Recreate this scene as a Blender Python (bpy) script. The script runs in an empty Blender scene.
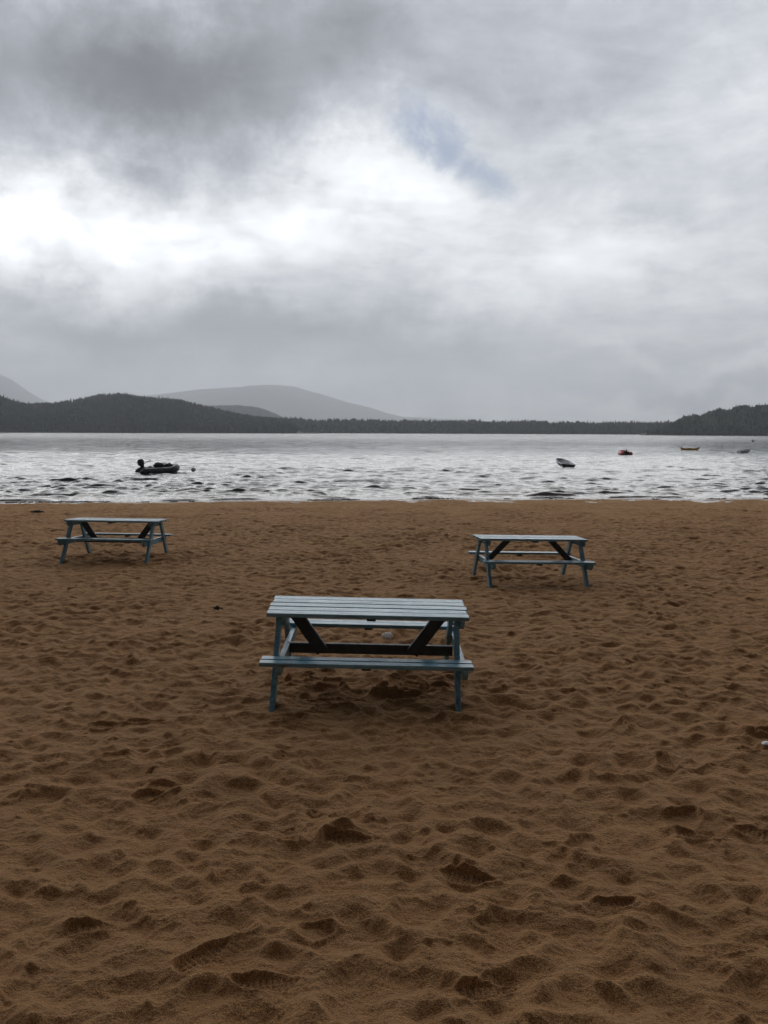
import bpy, bmesh, math, random
import numpy as np
from mathutils import Vector, Matrix

random.seed(4)
rng = np.random.default_rng(11)
sc = bpy.context.scene
COL = sc.collection
PI = math.pi

# ------------------------------------------------------------------ camera
F_PX, PITCH, ROLL, CAM_H = 810.0, 0.0993, 0.004, 2.355
cam_d = bpy.data.cameras.new('camera')
cam = bpy.data.objects.new('camera', cam_d)
COL.objects.link(cam)
cam_d.sensor_fit = 'VERTICAL'
cam_d.sensor_height = 24.0
cam_d.lens = F_PX * 24.0 / 1024.0
cam_d.clip_start = 0.05
cam_d.clip_end = 60000
cam.matrix_world = (Matrix.Translation((0, 0, CAM_H)) @ Matrix.Rotation(PI / 2 - PITCH, 4, 'X')
                    @ Matrix.Rotation(ROLL, 4, 'Z'))
sc.camera = cam


def ray(u, v):
    """direction seen at a place of the photograph"""
    d = Vector(((u - 384) / F_PX, -(v - 512) / F_PX, -1))
    return (cam.matrix_world.to_3x3() @ d).normalized()


def azel(u, v):
    d = ray(u, v)
    return math.atan2(d.x, d.y), math.asin(d.z)


WATER_Z = -0.44


def on_water(u, v):
    d = ray(u, v)
    t = (WATER_Z - CAM_H) / d.z
    return d.x * t, d.y * t


# ------------------------------------------------------------------ numpy noise
_perm = rng.permutation(512)
_ang = rng.random(512) * 2 * PI
_gx, _gy = np.cos(_ang), np.sin(_ang)


def perlin(x, y, seed=0):
    xi = np.floor(x).astype(np.int64)
    yi = np.floor(y).astype(np.int64)
    xf, yf = x - xi, y - yi
    u = xf * xf * xf * (xf * (xf * 6 - 15) + 10)
    v = yf * yf * yf * (yf * (yf * 6 - 15) + 10)

    def g(ix, iy, fx, fy):
        h = _perm[(_perm[(ix + seed * 57) & 511] + iy) & 511]
        return _gx[h] * fx + _gy[h] * fy
    a = g(xi, yi, xf, yf)
    b = g(xi + 1, yi, xf - 1, yf)
    c = g(xi, yi + 1, xf, yf - 1)
    d = g(xi + 1, yi + 1, xf - 1, yf - 1)
    return (a + u * (b - a)) * (1 - v) + (c + u * (d - c)) * v


def fbm(x, y, octs=3, seed=0):
    s, a = 0, 1.0
    for i in range(octs):
        s = s + a * perlin(x * 2 ** i, y * 2 ** i, seed + i)
        a *= 0.5
    return s


def sstep(a, b, x):
    t = np.clip((x - a) / (b - a), 0, 1)
    return t * t * (3 - 2 * t)


# ------------------------------------------------------------------ object helpers
def tag(o, label=None, cat=None, group=None, kind=None):
    if label: o['label'] = label
    if cat: o['category'] = cat
    if group: o['group'] = group
    if kind: o['kind'] = kind
    return o


def link_mesh(name, me, mat=None, parent=None, smooth=False):
    o = bpy.data.objects.new(name, me)
    COL.objects.link(o)
    if mat: me.materials.append(mat)
    if parent: o.parent = parent
    if smooth:
        me.polygons.foreach_set('use_smooth', np.ones(len(me.polygons), bool))
    return o


def np_mesh(name, verts, faces, mat=None, parent=None, smooth=False, k=4):
    """faces: (n,k) index array"""
    me = bpy.data.meshes.new(name)
    nv, nf = len(verts), len(faces)
    me.vertices.add(nv)
    me.vertices.foreach_set('co', np.ascontiguousarray(verts, np.float32).ravel())
    me.loops.add(nf * k)
    me.loops.foreach_set('vertex_index', np.ascontiguousarray(faces, np.int32).ravel())
    me.polygons.add(nf)
    me.polygons.foreach_set('loop_start', np.arange(nf, dtype=np.int32) * k)
    me.update(calc_edges=True)
    me.validate()
    return link_mesh(name, me, mat, parent, smooth)


def grid_faces(nr, nc):
    i = np.arange(nr - 1)[:, None] * nc + np.arange(nc - 1)[None, :]
    return np.stack([i, i + 1, i + nc + 1, i + nc], -1).reshape(-1, 4)


def bm_obj(name, bm, mat, parent=None, smooth=False, bevel=0.0, seg=2):
    bmesh.ops.recalc_face_normals(bm, faces=bm.faces)
    if bevel > 0:
        bmesh.ops.bevel(bm, geom=[e for e in bm.edges if len(e.link_faces) == 2 and e.calc_face_angle(0) > 0.6],
                        offset=bevel, segments=seg, affect='EDGES', profile=0.6)
    me = bpy.data.meshes.new(name)
    bm.to_mesh(me)
    bm.free()
    return link_mesh(name, me, mat, parent, smooth)


def add_box(bm, c, s, R=None):
    vs = []
    for dx in (-1, 1):
        for dy in (-1, 1):
            for dz in (-1, 1):
                p = Vector((dx * s[0] / 2, dy * s[1] / 2, dz * s[2] / 2))
                if R: p = R @ p
                vs.append(bm.verts.new(p + Vector(c)))
    for f in ((0, 1, 3, 2), (4, 6, 7, 5), (0, 4, 5, 1), (2, 3, 7, 6), (0, 2, 6, 4), (1, 5, 7, 3)):
        bm.faces.new([vs[i] for i in f])


def add_beam(bm, a, b, w, t, side):
    """rectangular bar from a to b, w wide in the plane of the bar, t thick along side"""
    a, b, side = Vector(a), Vector(b), Vector(side).normalized()
    z = (b - a).normalized()
    x = side
    y = z.cross(x).normalized()
    R = Matrix((x, y, z)).transposed()
    add_box(bm, (a + b) / 2, (t, w, (b - a).length), R)


def add_prism(bm, pts, ax, lo, hi):
    """closed outline pts (2D) extruded along axis ax between lo and hi"""
    def P(p, h):
        q = list(p)
        q.insert(ax, h)
        return bm.verts.new(q)
    A = [P(p, lo) for p in pts]
    B = [P(p, hi) for p in pts]
    n = len(pts)
    bm.faces.new(A[::-1])
    bm.faces.new(B)
    for i in range(n):
        bm.faces.new((A[i], A[(i + 1) % n], B[(i + 1) % n], B[i]))


def add_tube(bm, pts, rad, n=12, cap=True):
    pts = [Vector(p) for p in pts]
    if not hasattr(rad, '__len__'): rad = [rad] * len(pts)
    rings = []
    up = Vector((0, 0, 1))
    for i, p in enumerate(pts):
        t = (pts[min(i + 1, len(pts) - 1)] - pts[max(i - 1, 0)]).normalized()
        u = up if abs(t.z) < 0.95 else Vector((0, 1, 0))
        x = t.cross(u).normalized()
        y = x.cross(t).normalized()
        rings.append([bm.verts.new(p + rad[i] * (math.cos(2 * PI * k / n) * x + math.sin(2 * PI * k / n) * y))
                      for k in range(n)])
    for a, b in zip(rings, rings[1:]):
        for k in range(n):
            bm.faces.new((a[k], a[(k + 1) % n], b[(k + 1) % n], b[k]))
    if cap:
        bm.faces.new(rings[0][::-1])
        bm.faces.new(rings[-1])


def add_lathe(bm, prof, c=(0, 0, 0), n=20):
    rings = []
    for r, z in prof:
        if r < 1e-5:
            rings.append([bm.verts.new((c[0], c[1], c[2] + z))])
        else:
            rings.append([bm.verts.new((c[0] + r * math.cos(2 * PI * k / n), c[1] + r * math.sin(2 * PI * k / n),
                                        c[2] + z)) for k in range(n)])
    for a, b in zip(rings, rings[1:]):
        for k in range(n):
            q = []
            for v in (a[k % len(a)], a[(k + 1) % len(a)], b[(k + 1) % len(b)], b[k % len(b)]):
                if v not in q: q.append(v)
            if len(q) > 2: bm.faces.new(q)


def empty(name, loc, rot=(0, 0, 0)):
    o = bpy.data.objects.new(name, None)
    o.empty_display_size = 0.2
    COL.objects.link(o)
    o.location = loc
    o.rotation_euler = rot
    return o


# ------------------------------------------------------------------ node helpers
class V:
    """a value socket with arithmetic"""
    nt = None

    def __init__(s, k): s.k = k

    @staticmethod
    def m(op, *a, clamp=False):
        n = V.nt.nodes.new('ShaderNodeMath')
        n.operation = op
        n.use_clamp = clamp
        for i, x in enumerate(a):
            if isinstance(x, V): V.nt.links.new(x.k, n.inputs[i])
            else: n.inputs[i].default_value = x
        return V(n.outputs[0])

    def __add__(s, o): return V.m('ADD', s, o)
    __radd__ = __add__
    def __mul__(s, o): return V.m('MULTIPLY', s, o)
    __rmul__ = __mul__
    def __sub__(s, o): return V.m('SUBTRACT', s, o)
    def __rsub__(s, o): return V.m('SUBTRACT', o, s)
    def __truediv__(s, o): return V.m('DIVIDE', s, o)
    def __neg__(s): return V.m('MULTIPLY', s, -1.0)


def maprange(v, a, b, c=0.0, d=1.0, smooth=True):
    n = V.nt.nodes.new('ShaderNodeMapRange')
    n.interpolation_type = 'SMOOTHSTEP' if smooth else 'LINEAR'
    V.nt.links.new(v.k, n.inputs[0])
    for i, x in enumerate((a, b, c, d)): n.inputs[i + 1].default_value = x
    return V(n.outputs[0])


def noise(vec, scale, detail=3, rough=0.5, dist=0.0, dim='3D'):
    n = V.nt.nodes.new('ShaderNodeTexNoise')
    n.noise_dimensions = dim
    V.nt.links.new(vec, n.inputs['Vector'])
    n.inputs['Scale'].default_value = scale
    n.inputs['Detail'].default_value = detail
    n.inputs['Roughness'].default_value = rough
    n.inputs['Distortion'].default_value = dist
    return V(n.outputs[0])


def combine(x, y, z):
    n = V.nt.nodes.new('ShaderNodeCombineXYZ')
    for i, a in enumerate((x, y, z)):
        if isinstance(a, V): V.nt.links.new(a.k, n.inputs[i])
        else: n.inputs[i].default_value = a
    return n.outputs[0]


def mixc(f, a, b):
    n = V.nt.nodes.new('ShaderNodeMix')
    n.data_type = 'RGBA'
    if isinstance(f, V): V.nt.links.new(f.k, n.inputs[0])
    else: n.inputs[0].default_value = f
    for i, c in ((6, a), (7, b)):
        if isinstance(c, (tuple, list)): n.inputs[i].default_value = (*c, 1)
        else: V.nt.links.new(c, n.inputs[i])
    return n.outputs[2]


def coords(kind='Object', scale=(1, 1, 1)):
    t = V.nt.nodes.new('ShaderNodeTexCoord')
    m = V.nt.nodes.new('ShaderNodeMapping')
    m.inputs['Scale'].default_value = scale
    V.nt.links.new(t.outputs[kind], m.inputs[0])
    return m.outputs[0]


def world_pos(scale=(1, 1, 1)):
    t = V.nt.nodes.new('ShaderNodeNewGeometry')
    m = V.nt.nodes.new('ShaderNodeMapping')
    m.inputs['Scale'].default_value = scale
    V.nt.links.new(t.outputs['Position'], m.inputs[0])
    return m.outputs[0]


def new_mat(name):
    m = bpy.data.materials.new(name)
    m.use_nodes = True
    V.nt = m.node_tree
    b = m.node_tree.nodes['Principled BSDF']
    return m, b


def setin(b, name, v):
    if isinstance(v, V): V.nt.links.new(v.k, b.inputs[name])
    elif hasattr(v, 'is_output'): V.nt.links.new(v, b.inputs[name])
    elif isinstance(v, (tuple, list)): b.inputs[name].default_value = (*v, 1)
    else: b.inputs[name].default_value = v


def bump(b, h, strength, dist, prev=None):
    n = V.nt.nodes.new('ShaderNodeBump')
    n.inputs['Strength'].default_value = strength
    n.inputs['Distance'].default_value = dist
    V.nt.links.new(h.k, n.inputs['Height'])
    if prev is not None: V.nt.links.new(prev, n.inputs['Normal'])
    V.nt.links.new(n.outputs[0], b.inputs['Normal'])
    return n.outputs[0]


def simple_mat(name, col, rough=0.5, var=0.25, scale=8.0, bmp=0.0, spec=0.5):
    m, b = new_mat(name)
    c = coords()
    n = noise(c, scale, 5, 0.6)
    f = maprange(n, 0.3, 0.7)
    setin(b, 'Base Color', mixc(f, tuple(x * (1 - var) for x in col), tuple(min(1, x * (1 + var)) for x in col)))
    setin(b, 'Roughness', maprange(noise(c, scale * 3, 3), 0.3, 0.7, rough * 0.85, min(1, rough * 1.15)))
    setin(b, 'Specular IOR Level', spec)
    if bmp: bump(b, n, 0.4, bmp)
    return m


# ------------------------------------------------------------------ world: broken overcast
SUN_AZ, SUN_EL = azel(270, 90)
w = bpy.data.worlds.new('World')
sc.world = w
w.use_nodes = True
nt = w.node_tree
V.nt = nt
for n in list(nt.nodes): nt.nodes.remove(n)
out = nt.nodes.new('ShaderNodeOutputWorld')
tc = nt.nodes.new('ShaderNodeTexCoord')
sep = nt.nodes.new('ShaderNodeSeparateXYZ')
nt.links.new(tc.outputs['Generated'], sep.inputs[0])
X, Y, Z = (V(sep.outputs[i]) for i in range(3))
az0 = V.m('ARCTAN2', X, Y)
el0 = V.m('ARCSINE', V.m('MINIMUM', V.m('MAXIMUM', Z, -1.0), 1.0))
zz = V.m('MAXIMUM', Z, 0.0) + 0.16
plane = combine(X / zz, Y / zz, 0.0)            # a cloud deck overhead
w1 = noise(tc.outputs['Generated'], 3.2, 9, 0.64) - 0.5
mp = nt.nodes.new('ShaderNodeMapping')
mp.inputs['Location'].default_value = (3.1, 7.7, 1.9)
nt.links.new(tc.outputs['Generated'], mp.inputs[0])
w2 = noise(mp.outputs[0], 3.6, 9, 0.64) - 0.5
az = az0 + w1 * 0.34
el = el0 + w2 * 0.28


def lobe(u, v, su, sv, rot=0.0, src=None):
    """soft patch of cloud centred on a direction; su, sv, in radians"""
    a, e = azel(u, v)
    A, E = src or (az, el)
    A = A - a
    E = E - e
    c, s = math.cos(rot), math.sin(rot)
    P = A * (c / su) + E * (s / su)
    Q = E * (c / sv) - A * (s / sv)
    return V.m('EXPONENT', -(P * P + Q * Q))


# broad brightness with elevation
r = nt.nodes.new('ShaderNodeValToRGB')
nt.links.new((el * (1 / (PI / 2))).k, r.inputs[0])
cr = r.color_ramp
cr.interpolation = 'B_SPLINE'
stops = [(0.0, 1.15), (0.045, 1.10), (0.11, .92), (0.18, .93), (0.26, .86), (0.37, .66), (0.55, .42), (1.0, .30)]
while len(cr.elements) < len(stops): cr.elements.new(0.5)
for e_, (p, v) in zip(cr.elements, stops):
    e_.position = p
    e_.color = (v, v, v, 1)
L = V(r.outputs[0])
LOBES = [
    (50, 236, .25, .030, .05, .44), (680, 320, .30, .09, 0, .08), (120, 212, .24, .040, .15, .42), (345, 160, .14, .050, -.35, .36), (240, 190, .2, .05, 0, .10), (150, 235, .03, .012, 0, .2), (10, 207, .03, .012, 0, -.3), (95, 214, .03, .008, 0, -.2), (430, 250, .20, .05, -.1, .12),
    (30, 90, .26, .085, .15, -.54), (215, 60, .20, .07, .1, -.42), (90, 318, .12, .03, 0, -.24), (650, 60, .30, .16, 0, -.12), (440, 20, .2, .08, 0, -.1),
    (200, 335, .28, .055, .0, -.50), (440, 345, .26, .045, -.05, -.38), (300, 298, .12, .02, -.2, .16),
    (720, 320, .12, .05, .2, -.14), (600, 285, .16, .035, 0, .12), (620, 215, .18, .06, 0, -.04), (470, 60, .15, .06, 0, -.12), (560, 120, .12, .1, .4, -.10),
    (700, 386, .09, .009, 0, -.40), (680, 404, .26, .012, 0, .45), (740, 366, .14, .010, 0, .45), (690, 190, .09, .05, .3, -.12), (600, 250, .2, .02, .1, .10), (280, 395, .22, .035, 0, -.05), (40, 320, .05, .018, 0, .14),
]
for (u, v, su, sv, rt, amp) in LOBES:
    L = L + lobe(u, v, su, sv, rt) * amp
# wisps on the cloud deck
st = nt.nodes.new('ShaderNodeMapping')
st.inputs['Rotation'].default_value = (0, 0, 0.5)
st.inputs['Scale'].default_value = (0.8, 0.42, 1)
nt.links.new(plane, st.inputs[0])
n1 = noise(st.outputs[0], 1.3, 7, 0.56, 0.5)
n2 = noise(plane, 3.6, 10, 0.70, 0.3)
n3 = noise(mp.outputs[0], 7.0, 6, 0.6, 0.6)
st2 = nt.nodes.new('ShaderNodeMapping')
st2.inputs['Rotation'].default_value = (0, -0.55, 0.2)
st2.inputs['Scale'].default_value = (3.2, 4.0, 9.5)
nt.links.new(tc.outputs['Generated'], st2.inputs[0])
n4 = noise(st2.outputs[0], 1.5, 8, 0.58, 1.1)
L = L * (1.0 + (n1 - 0.5) * 1.05 + (n2 - 0.5) * 0.85 + (n3 - 0.5) * 0.70 + (n4 - 0.5) * 0.85)
# the unseen sky behind the viewer is dimmed to darken camera-facing sides
back = maprange(Y, -0.30, 0.65, 0.05, 1.0)
L = V.m('MAXIMUM', L * back, 0.02)
tintf = maprange(L, 0.4, 1.0)
ccol = mixc(tintf, (0.90, 0.955, 1.075), (0.975, 0.995, 1.03))
vm = nt.nodes.new('ShaderNodeVectorMath')
vm.operation = 'SCALE'
nt.links.new(ccol, vm.inputs[0])
nt.links.new(L.k, vm.inputs[3])
bgc = nt.nodes.new('ShaderNodeBackground')
nt.links.new(vm.outputs[0], bgc.inputs[0])
bgc.inputs[1].default_value = 1.0
sky = nt.nodes.new('ShaderNodeTexSky')
sky.sky_type = 'NISHITA'
sky.sun_disc = False
sky.sun_elevation = SUN_EL
sky.sun_rotation = SUN_AZ
sky.air_density = 1.3
sky.dust_density = 0.1
sky.ozone_density = 3.0
bgs = nt.nodes.new('ShaderNodeBackground')
vt = nt.nodes.new('ShaderNodeVectorMath')
vt.operation = 'MULTIPLY'
vt.inputs[1].default_value = (1.10, 0.98, 1.02)
nt.links.new(sky.outputs[0], vt.inputs[0])
nt.links.new(vt.outputs[0], bgs.inputs[0])
bgs.inputs[1].default_value = 0.068
hole = lobe(432, 133, .060, .030, -.45, (az0 + w1 * 0.04, el0 + w2 * 0.04)) \
    + lobe(474, 174, .07, .022, -.5, (az0 + w1 * 0.04, el0 + w2 * 0.04)) * 0.8
hn = noise(tc.outputs['Generated'], 17.0, 9, 0.68, 0.3)
hole = maprange(hole * 0.85 + (hn - 0.5) * 2.6, 0.10, 1.25, 0.0, 0.95) * maprange(hole, 0.02, 0.70)
mx = nt.nodes.new('ShaderNodeMixShader')
nt.links.new(hole.k, mx.inputs[0])
nt.links.new(bgc.outputs[0], mx.inputs[1])
nt.links.new(bgs.outputs[0], mx.inputs[2])
nt.links.new(mx.outputs[0], out.inputs[0])

sun_d = bpy.data.lights.new('sun', 'SUN')
sun_d.energy = 1.7
sun_d.angle = math.radians(66)
sun_d.color = (1.0, 0.98, 0.95)
sun = bpy.data.objects.new('sun', sun_d)
COL.objects.link(sun)
sdir = Vector((math.sin(SUN_AZ) * math.cos(SUN_EL), math.cos(SUN_AZ) * math.cos(SUN_EL), math.sin(SUN_EL)))
sun.rotation_euler = sdir.to_track_quat('Z', 'Y').to_euler()
sun.location = (0, 0, 60)

# ------------------------------------------------------------------ tables' places
T1 = dict(loc=(-0.1555, 7.39, 0.0), yaw=0.0047, tx=-0.020, ty=0.030)
T2 = dict(loc=(-5.224, 15.68, -0.121), yaw=-0.02, tx=-0.010, ty=-0.045)
T3 = dict(loc=(2.429, 13.45, -0.146), yaw=0.086, tx=-0.018, ty=-0.030)


# ------------------------------------------------------------------ sand
def shore_y(x):
    return 33.0 + 0.105 * np.clip(x, -60, 60) + 0.35 * np.sin(x * 0.23 + 1.0) + 0.12 * np.sin(x * 0.9)


def sand_base(x, y):
    z = np.where(y < 7.4, -0.006 * (y - 7.4), 0)
    t = np.clip((y - 7.4) / (shore_y(x) - 7.4), 0, 1)
    z = z + np.where(y > 7.4, WATER_Z * t, 0)
    over = np.clip(y - shore_y(x), 0, None)
    z = z - 0.045 * np.minimum(over, 60) - 0.0
    for T in (T1, T2, T3):
        lx, ly, lz = T['loc']
        want = lz - (-0.006 * (ly - 7.4) if ly < 7.4 else WATER_Z * (ly - 7.4) / (float(shore_y(np.array(lx))) - 7.4))
        z = z + want * np.exp(-(((x - lx) / 1.6) ** 2 + ((y - ly) / 1.6) ** 2))
    return z


# rows and columns: fine in front of the viewer, coarse out to the horizon
ys = [1.0]
while ys[-1] < 36.5:
    ys.append(ys[-1] + max(0.0055, 0.00135 * ys[-1]) * (1 if ys[-1] < 12 else 1 + (ys[-1] - 12) * 0.03))
pre, s_ = [], 0.02
v_ = 1.0
while v_ > -400:
    v_ -= s_
    s_ *= 1.22
    pre.append(v_)
post, s_, v_ = [], 0.2, ys[-1]
while v_ < 9500:
    v_ += s_
    s_ *= 1.22
    post.append(v_)
YR = np.array(pre[::-1] + ys + post)
r0, r1 = len(pre), len(pre) + len(ys)
NC = 1050
s_in = np.linspace(-1, 1, NC)
ext, e_, g_ = [], 0.0, 0.003
while e_ < 1.0:
    e_ += g_
    g_ *= 1.3
    ext.append(e_)
ext = np.array(ext) / ext[-1]
EW = 9500.0
halfw = 0.60 * np.clip(YR, 1.0, 60) + 0.9


def row_x(c):
    right = c + ext ** 1.15 * EW
    return np.concatenate([-right[::-1], s_in * c, right])


XG = np.stack([row_x(c) for c in halfw])
YG = np.repeat(YR[:, None], XG.shape[1], 1)
nC = XG.shape[1]
c0 = len(ext)
ZB = sand_base(XG, YG)
ZB = np.where(YG > 120, np.maximum(ZB, -3.2), ZB)
H = np.zeros_like(ZB)
H += 0.022 * fbm(XG / 2.6, YG / 2.6, 3, 3) + 0.020 * fbm(XG / 0.9, YG / 0.9, 3, 9)
H *= (np.abs(XG) < 400)


def hollows(x, y, sx, sy, seed, k=7.0):
    """close-packed rounded hollows: 0 at their middles, rising to ridges where they meet"""
    u, v = x / sx, y / sy
    iu, iv = np.floor(u).astype(np.int64), np.floor(v).astype(np.int64)
    acc = np.zeros_like(u)
    for di in (-1, 0, 1):
        for dj in (-1, 0, 1):
            a, b = iu + di, iv + dj
            h1 = _perm[(_perm[(a + seed * 31) & 511] + b) & 511]
            h2 = _perm[(h1 + 101 + seed) & 511]
            px_, py_ = a + .5 + (h1 / 511.0 - .5) * .85, b + .5 + (h2 / 511.0 - .5) * .85
            acc += np.exp(-k * ((u - px_) ** 2 + (v - py_) ** 2) ** .5 * (0.85 + .3 * ((h1 * 7) % 13) / 13))
    return np.clip(-np.log(acc + 1e-9) / k, -.15, .9)


_x, _y = XG[r0:r1, c0:c0 + NC], YG[r0:r1, c0:c0 + NC]
_wx = _x + .10 * perlin(_x / .35, _y / .35, 101) + .03 * perlin(_x / .10, _y / .10, 103)
_wy = _y + .08 * perlin(_x / .30, _y / .30, 102) + .03 * perlin(_x / .10, _y / .10, 104)
_amp = .75 + .9 * perlin(_x / 1.7, _y / 1.7, 105)
_near = 1.2 + 0.2 * (1 - sstep(3.0, 9.0, _y))
TR = .105 * _near * np.clip(_amp, .35, 1.3) * hollows(_wx, _wy, .29, .21, 1) + .042 * hollows(_wx + .05, _wy, .15, .115, 2, 4.5)
H[r0:r1, c0:c0 + NC] += TR - TR.mean()
# trampled: many overlapping hollows pressed one after another, each pushing up a lip
Hs = H[r0:r1, c0:c0 + NC].copy()
Xs, Ys_ = XG[r0:r1, c0:c0 + NC], YG[r0:r1, c0:c0 + NC]
yrow = Ys_[:, 0]
cw = halfw[r0:r1]


def stamp(cx, cy, ang, a, b, depth, lip, edge=0.35, tread=False, skew=0.4):
    R = a * 1.9
    i0, i1 = np.searchsorted(yrow, (cy - R, cy + R))
    if i1 - i0 < 2: return
    cm = cw[(i0 + i1) // 2]
    j0 = int(np.clip(((cx - R) / cw[i0] + 1) / 2 * (NC - 1), 0, NC - 1)) if cx - R < 0 else int(np.clip(((cx - R) / cw[i1 - 1] + 1) / 2 * (NC - 1), 0, NC - 1))
    j1 = int(np.clip(((cx + R) / cw[i0] + 1) / 2 * (NC - 1) + 1, 0, NC)) if cx + R > 0 else int(np.clip(((cx + R) / cw[i1 - 1] + 1) / 2 * (NC - 1) + 1, 0, NC))
    if j1 - j0 < 2: return
    x = Xs[i0:i1, j0:j1] - cx
    y = Ys_[i0:i1, j0:j1] - cy
    c, s = math.cos(ang), math.sin(ang)
    p = (x * c + y * s) / a
    q = (-x * s + y * c) / (b * (1 - 0.16 * np.clip((x * c + y * s) / a, -1, 1)))
    th = np.arctan2(q, p)
    rr = np.sqrt(p * p + q * q) * (1 + 0.07 * np.sin(3 * th + cx * 9) + 0.05 * np.sin(5 * th + cy * 7))
    h = Hs[i0:i1, j0:j1]
    inside = rr < 1
    m = h[inside].mean() if inside.any() else 0.0
    wgt = 1 - sstep(1 - edge, 1.06, rr)
    bowl = m * 0.75 - depth * (0.55 + 0.45 * (1 - np.clip(rr, 0, 1) ** 2)) - depth * 0.25 * np.clip(p, -1, 1)
    if tread:
        bowl = bowl + 0.0045 * np.sign(np.sin(p * a / 0.0042)) * (np.sin(q * b / 0.0036) > -0.4) * (rr < .85)
    h2 = h * (1 - wgt) + bowl * wgt
    h2 = h2 + lip * np.exp(-((rr - 1.10) / 0.20) ** 2) * (1 + skew * np.cos(th - 1.0 + cx))
    Hs[i0:i1, j0:j1] = h2


marks = []
nst = 3000
for k in range(nst):
    # even density over the ground in view
    cy = math.sqrt(random.random()) * 35.0 + 0.9
    if cy > 35: continue
    cx = random.uniform(-1, 1) * (0.6 * cy + 1.2)
    if cy > shore_y(np.array(cx)) - 0.7: continue
    marks.append((cx, cy))
for k in range(500):
    cy = random.uniform(1.3, 9.0)
    marks.append((random.uniform(-1, 1) * (0.6 * cy + 1.0), cy))
random.shuffle(marks)
for k in range(60):   # scuffed ground under and before the nearest table
    marks.append((random.uniform(-0.9, 0.7), random.uniform(6.3, 8.3)))
nm = len(marks)
blurred = False


def soften(it):
    global Hs
    for i in range(it):   # the same width on the ground wherever the grid is coarser
        n = int(np.searchsorted(yrow, 4.5 * math.sqrt(it / (i + 1))))
        P = np.pad(Hs[:n], ((0, 0), (1, 1)), mode='edge')
        Q = (P[:, :-2] + 2 * P[:, 1:-1] + P[:, 2:]) / 4
        P = np.pad(Q, ((1, 1), (0, 0)), mode='edge')
        Hs[:n] = (P[:-2] + 2 * P[1:-1] + P[2:]) / 4


for k, (cx, cy) in enumerate(marks):
    late = k / nm
    if late > 0.86 and not blurred:
        soften(10)
        blurred = True
    a = random.uniform(0.09, 0.18)
    b = a * random.uniform(0.42, 0.72)
    ang = random.gauss(0.0, 0.55) if random.random() < 0.75 else random.uniform(0, PI)
    near_shore = float(sstep(8, 1.0, shore_y(np.array(cx)) - cy)) if cy > 20 else 0
    k2 = 1 - 0.55 * near_shore
    if late > 0.97 and cy < 9:
        stamp(cx, cy, ang, random.uniform(.13, .155), random.uniform(.052, .062), random.uniform(.012, .022), .010, edge=.16, tread=True)
    elif late > 0.9:
        stamp(cx, cy, ang, a * .9, b * .8, random.uniform(.012, .024) * k2, .012 * k2, edge=.34)
    else:
        stamp(cx, cy, ang, a * 1.12, b * 1.15, random.uniform(.010, .028) * k2, random.uniform(.005, .012) * k2, edge=.75)
# dug-out hollows
for (u, v, a, b, dp) in ((676, 601, .16, .10, .06), (322, 690, .22, .13, .04), (395, 697, .25, .12, .045), (148, 722, .16, .06, .04), (765, 735, .15, .08, .04)):
    d = ray(u, v)
    t = (0 - CAM_H) / d.z
    stamp(d.x * t, d.y * t, 0.1, a, b, dp, .02, edge=.4)
for k in range(3500):
    cy = 1.3 + (random.random() ** .7) * 22
    cx = random.uniform(-1, 1) * (0.6 * cy + 1.0)
    if cy > shore_y(np.array(cx)) - 1: continue
    a = random.uniform(.030, .080)
    stamp(cx, cy, random.uniform(0, PI), a, a * random.uniform(.45, .85), random.uniform(.003, .009), random.uniform(.003, .006), edge=.8)
soften(1)
for (u, v, ang) in ((268, 985, .15), (488, 992, .2), (345, 842, .1), (465, 878, -.3), (90, 930, .4), (610, 905, .2), (700, 835, -.2), (200, 960, .9)):
    d = ray(u, v)
    t = (0.02 - CAM_H) / d.z
    stamp(d.x * t, d.y * t, ang, .145, .055, .022, .010, edge=.14, tread=True)
# sand banked round the sunk table feet
for T in (T1, T2, T3):
    for fx in (-.793, .793):
        for fy in (-.695, .695):
            c, s = math.cos(T['yaw']), math.sin(T['yaw'])
            wx, wy = T['loc'][0] + c * fx - s * fy, T['loc'][1] + s * fx + c * fy
            dd = (Xs - wx) ** 2 + (Ys_ - wy) ** 2
            wg = np.exp(-dd / .16 ** 2)
            Hs = Hs * (1 - wg)
            Hs = Hs - .030 * np.exp(-dd / .05 ** 2) + .034 * np.exp(-((Xs - wx - .05) ** 2 + (Ys_ - wy - .09) ** 2) / .085 ** 2)
far = np.clip((Ys_ - 3) / 10, 0, 1)
Hs += ((0.0085 + 0.006 * far) * fbm(Xs / 0.105, Ys_ / 0.095, 3, 21) + 0.0045 * fbm(Xs / 0.034, Ys_ / 0.030, 2, 33) * (1 - far * .6))
rg = 1 - np.abs(perlin(Xs / 0.16, Ys_ / 0.10, 41)) * 2
Hs += 0.0035 * np.clip(rg, 0, 1) ** 3
rg = 1 - np.abs(perlin(Xs / 0.34 + 9, Ys_ / 0.17, 43)) * 2
Hs += 0.003 * np.clip(rg, 0, 1) ** 3
flat = 1 - 0.85 * sstep(-1.1, -0.1, Ys_ - shore_y(Xs))
Hs *= flat * (1 - 0.35 * sstep(20, 33, Ys_))
# melt into the coarse ground at the borders of the fine patch
bx = np.minimum(1, (1 - np.abs(s_in)) / 0.02)[None, :]
Hs = Hs * bx + H[r0:r1, c0:c0 + NC] * (1 - bx)
H[r0:r1, c0:c0 + NC] = Hs
ZG = ZB + H


def sand_z(x, y):
    i = int(np.clip(np.searchsorted(YR, y), 1, len(YR) - 1))
    j = int(np.argmin(np.abs(XG[i] - x)))
    return float(ZG[i, j])


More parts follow.
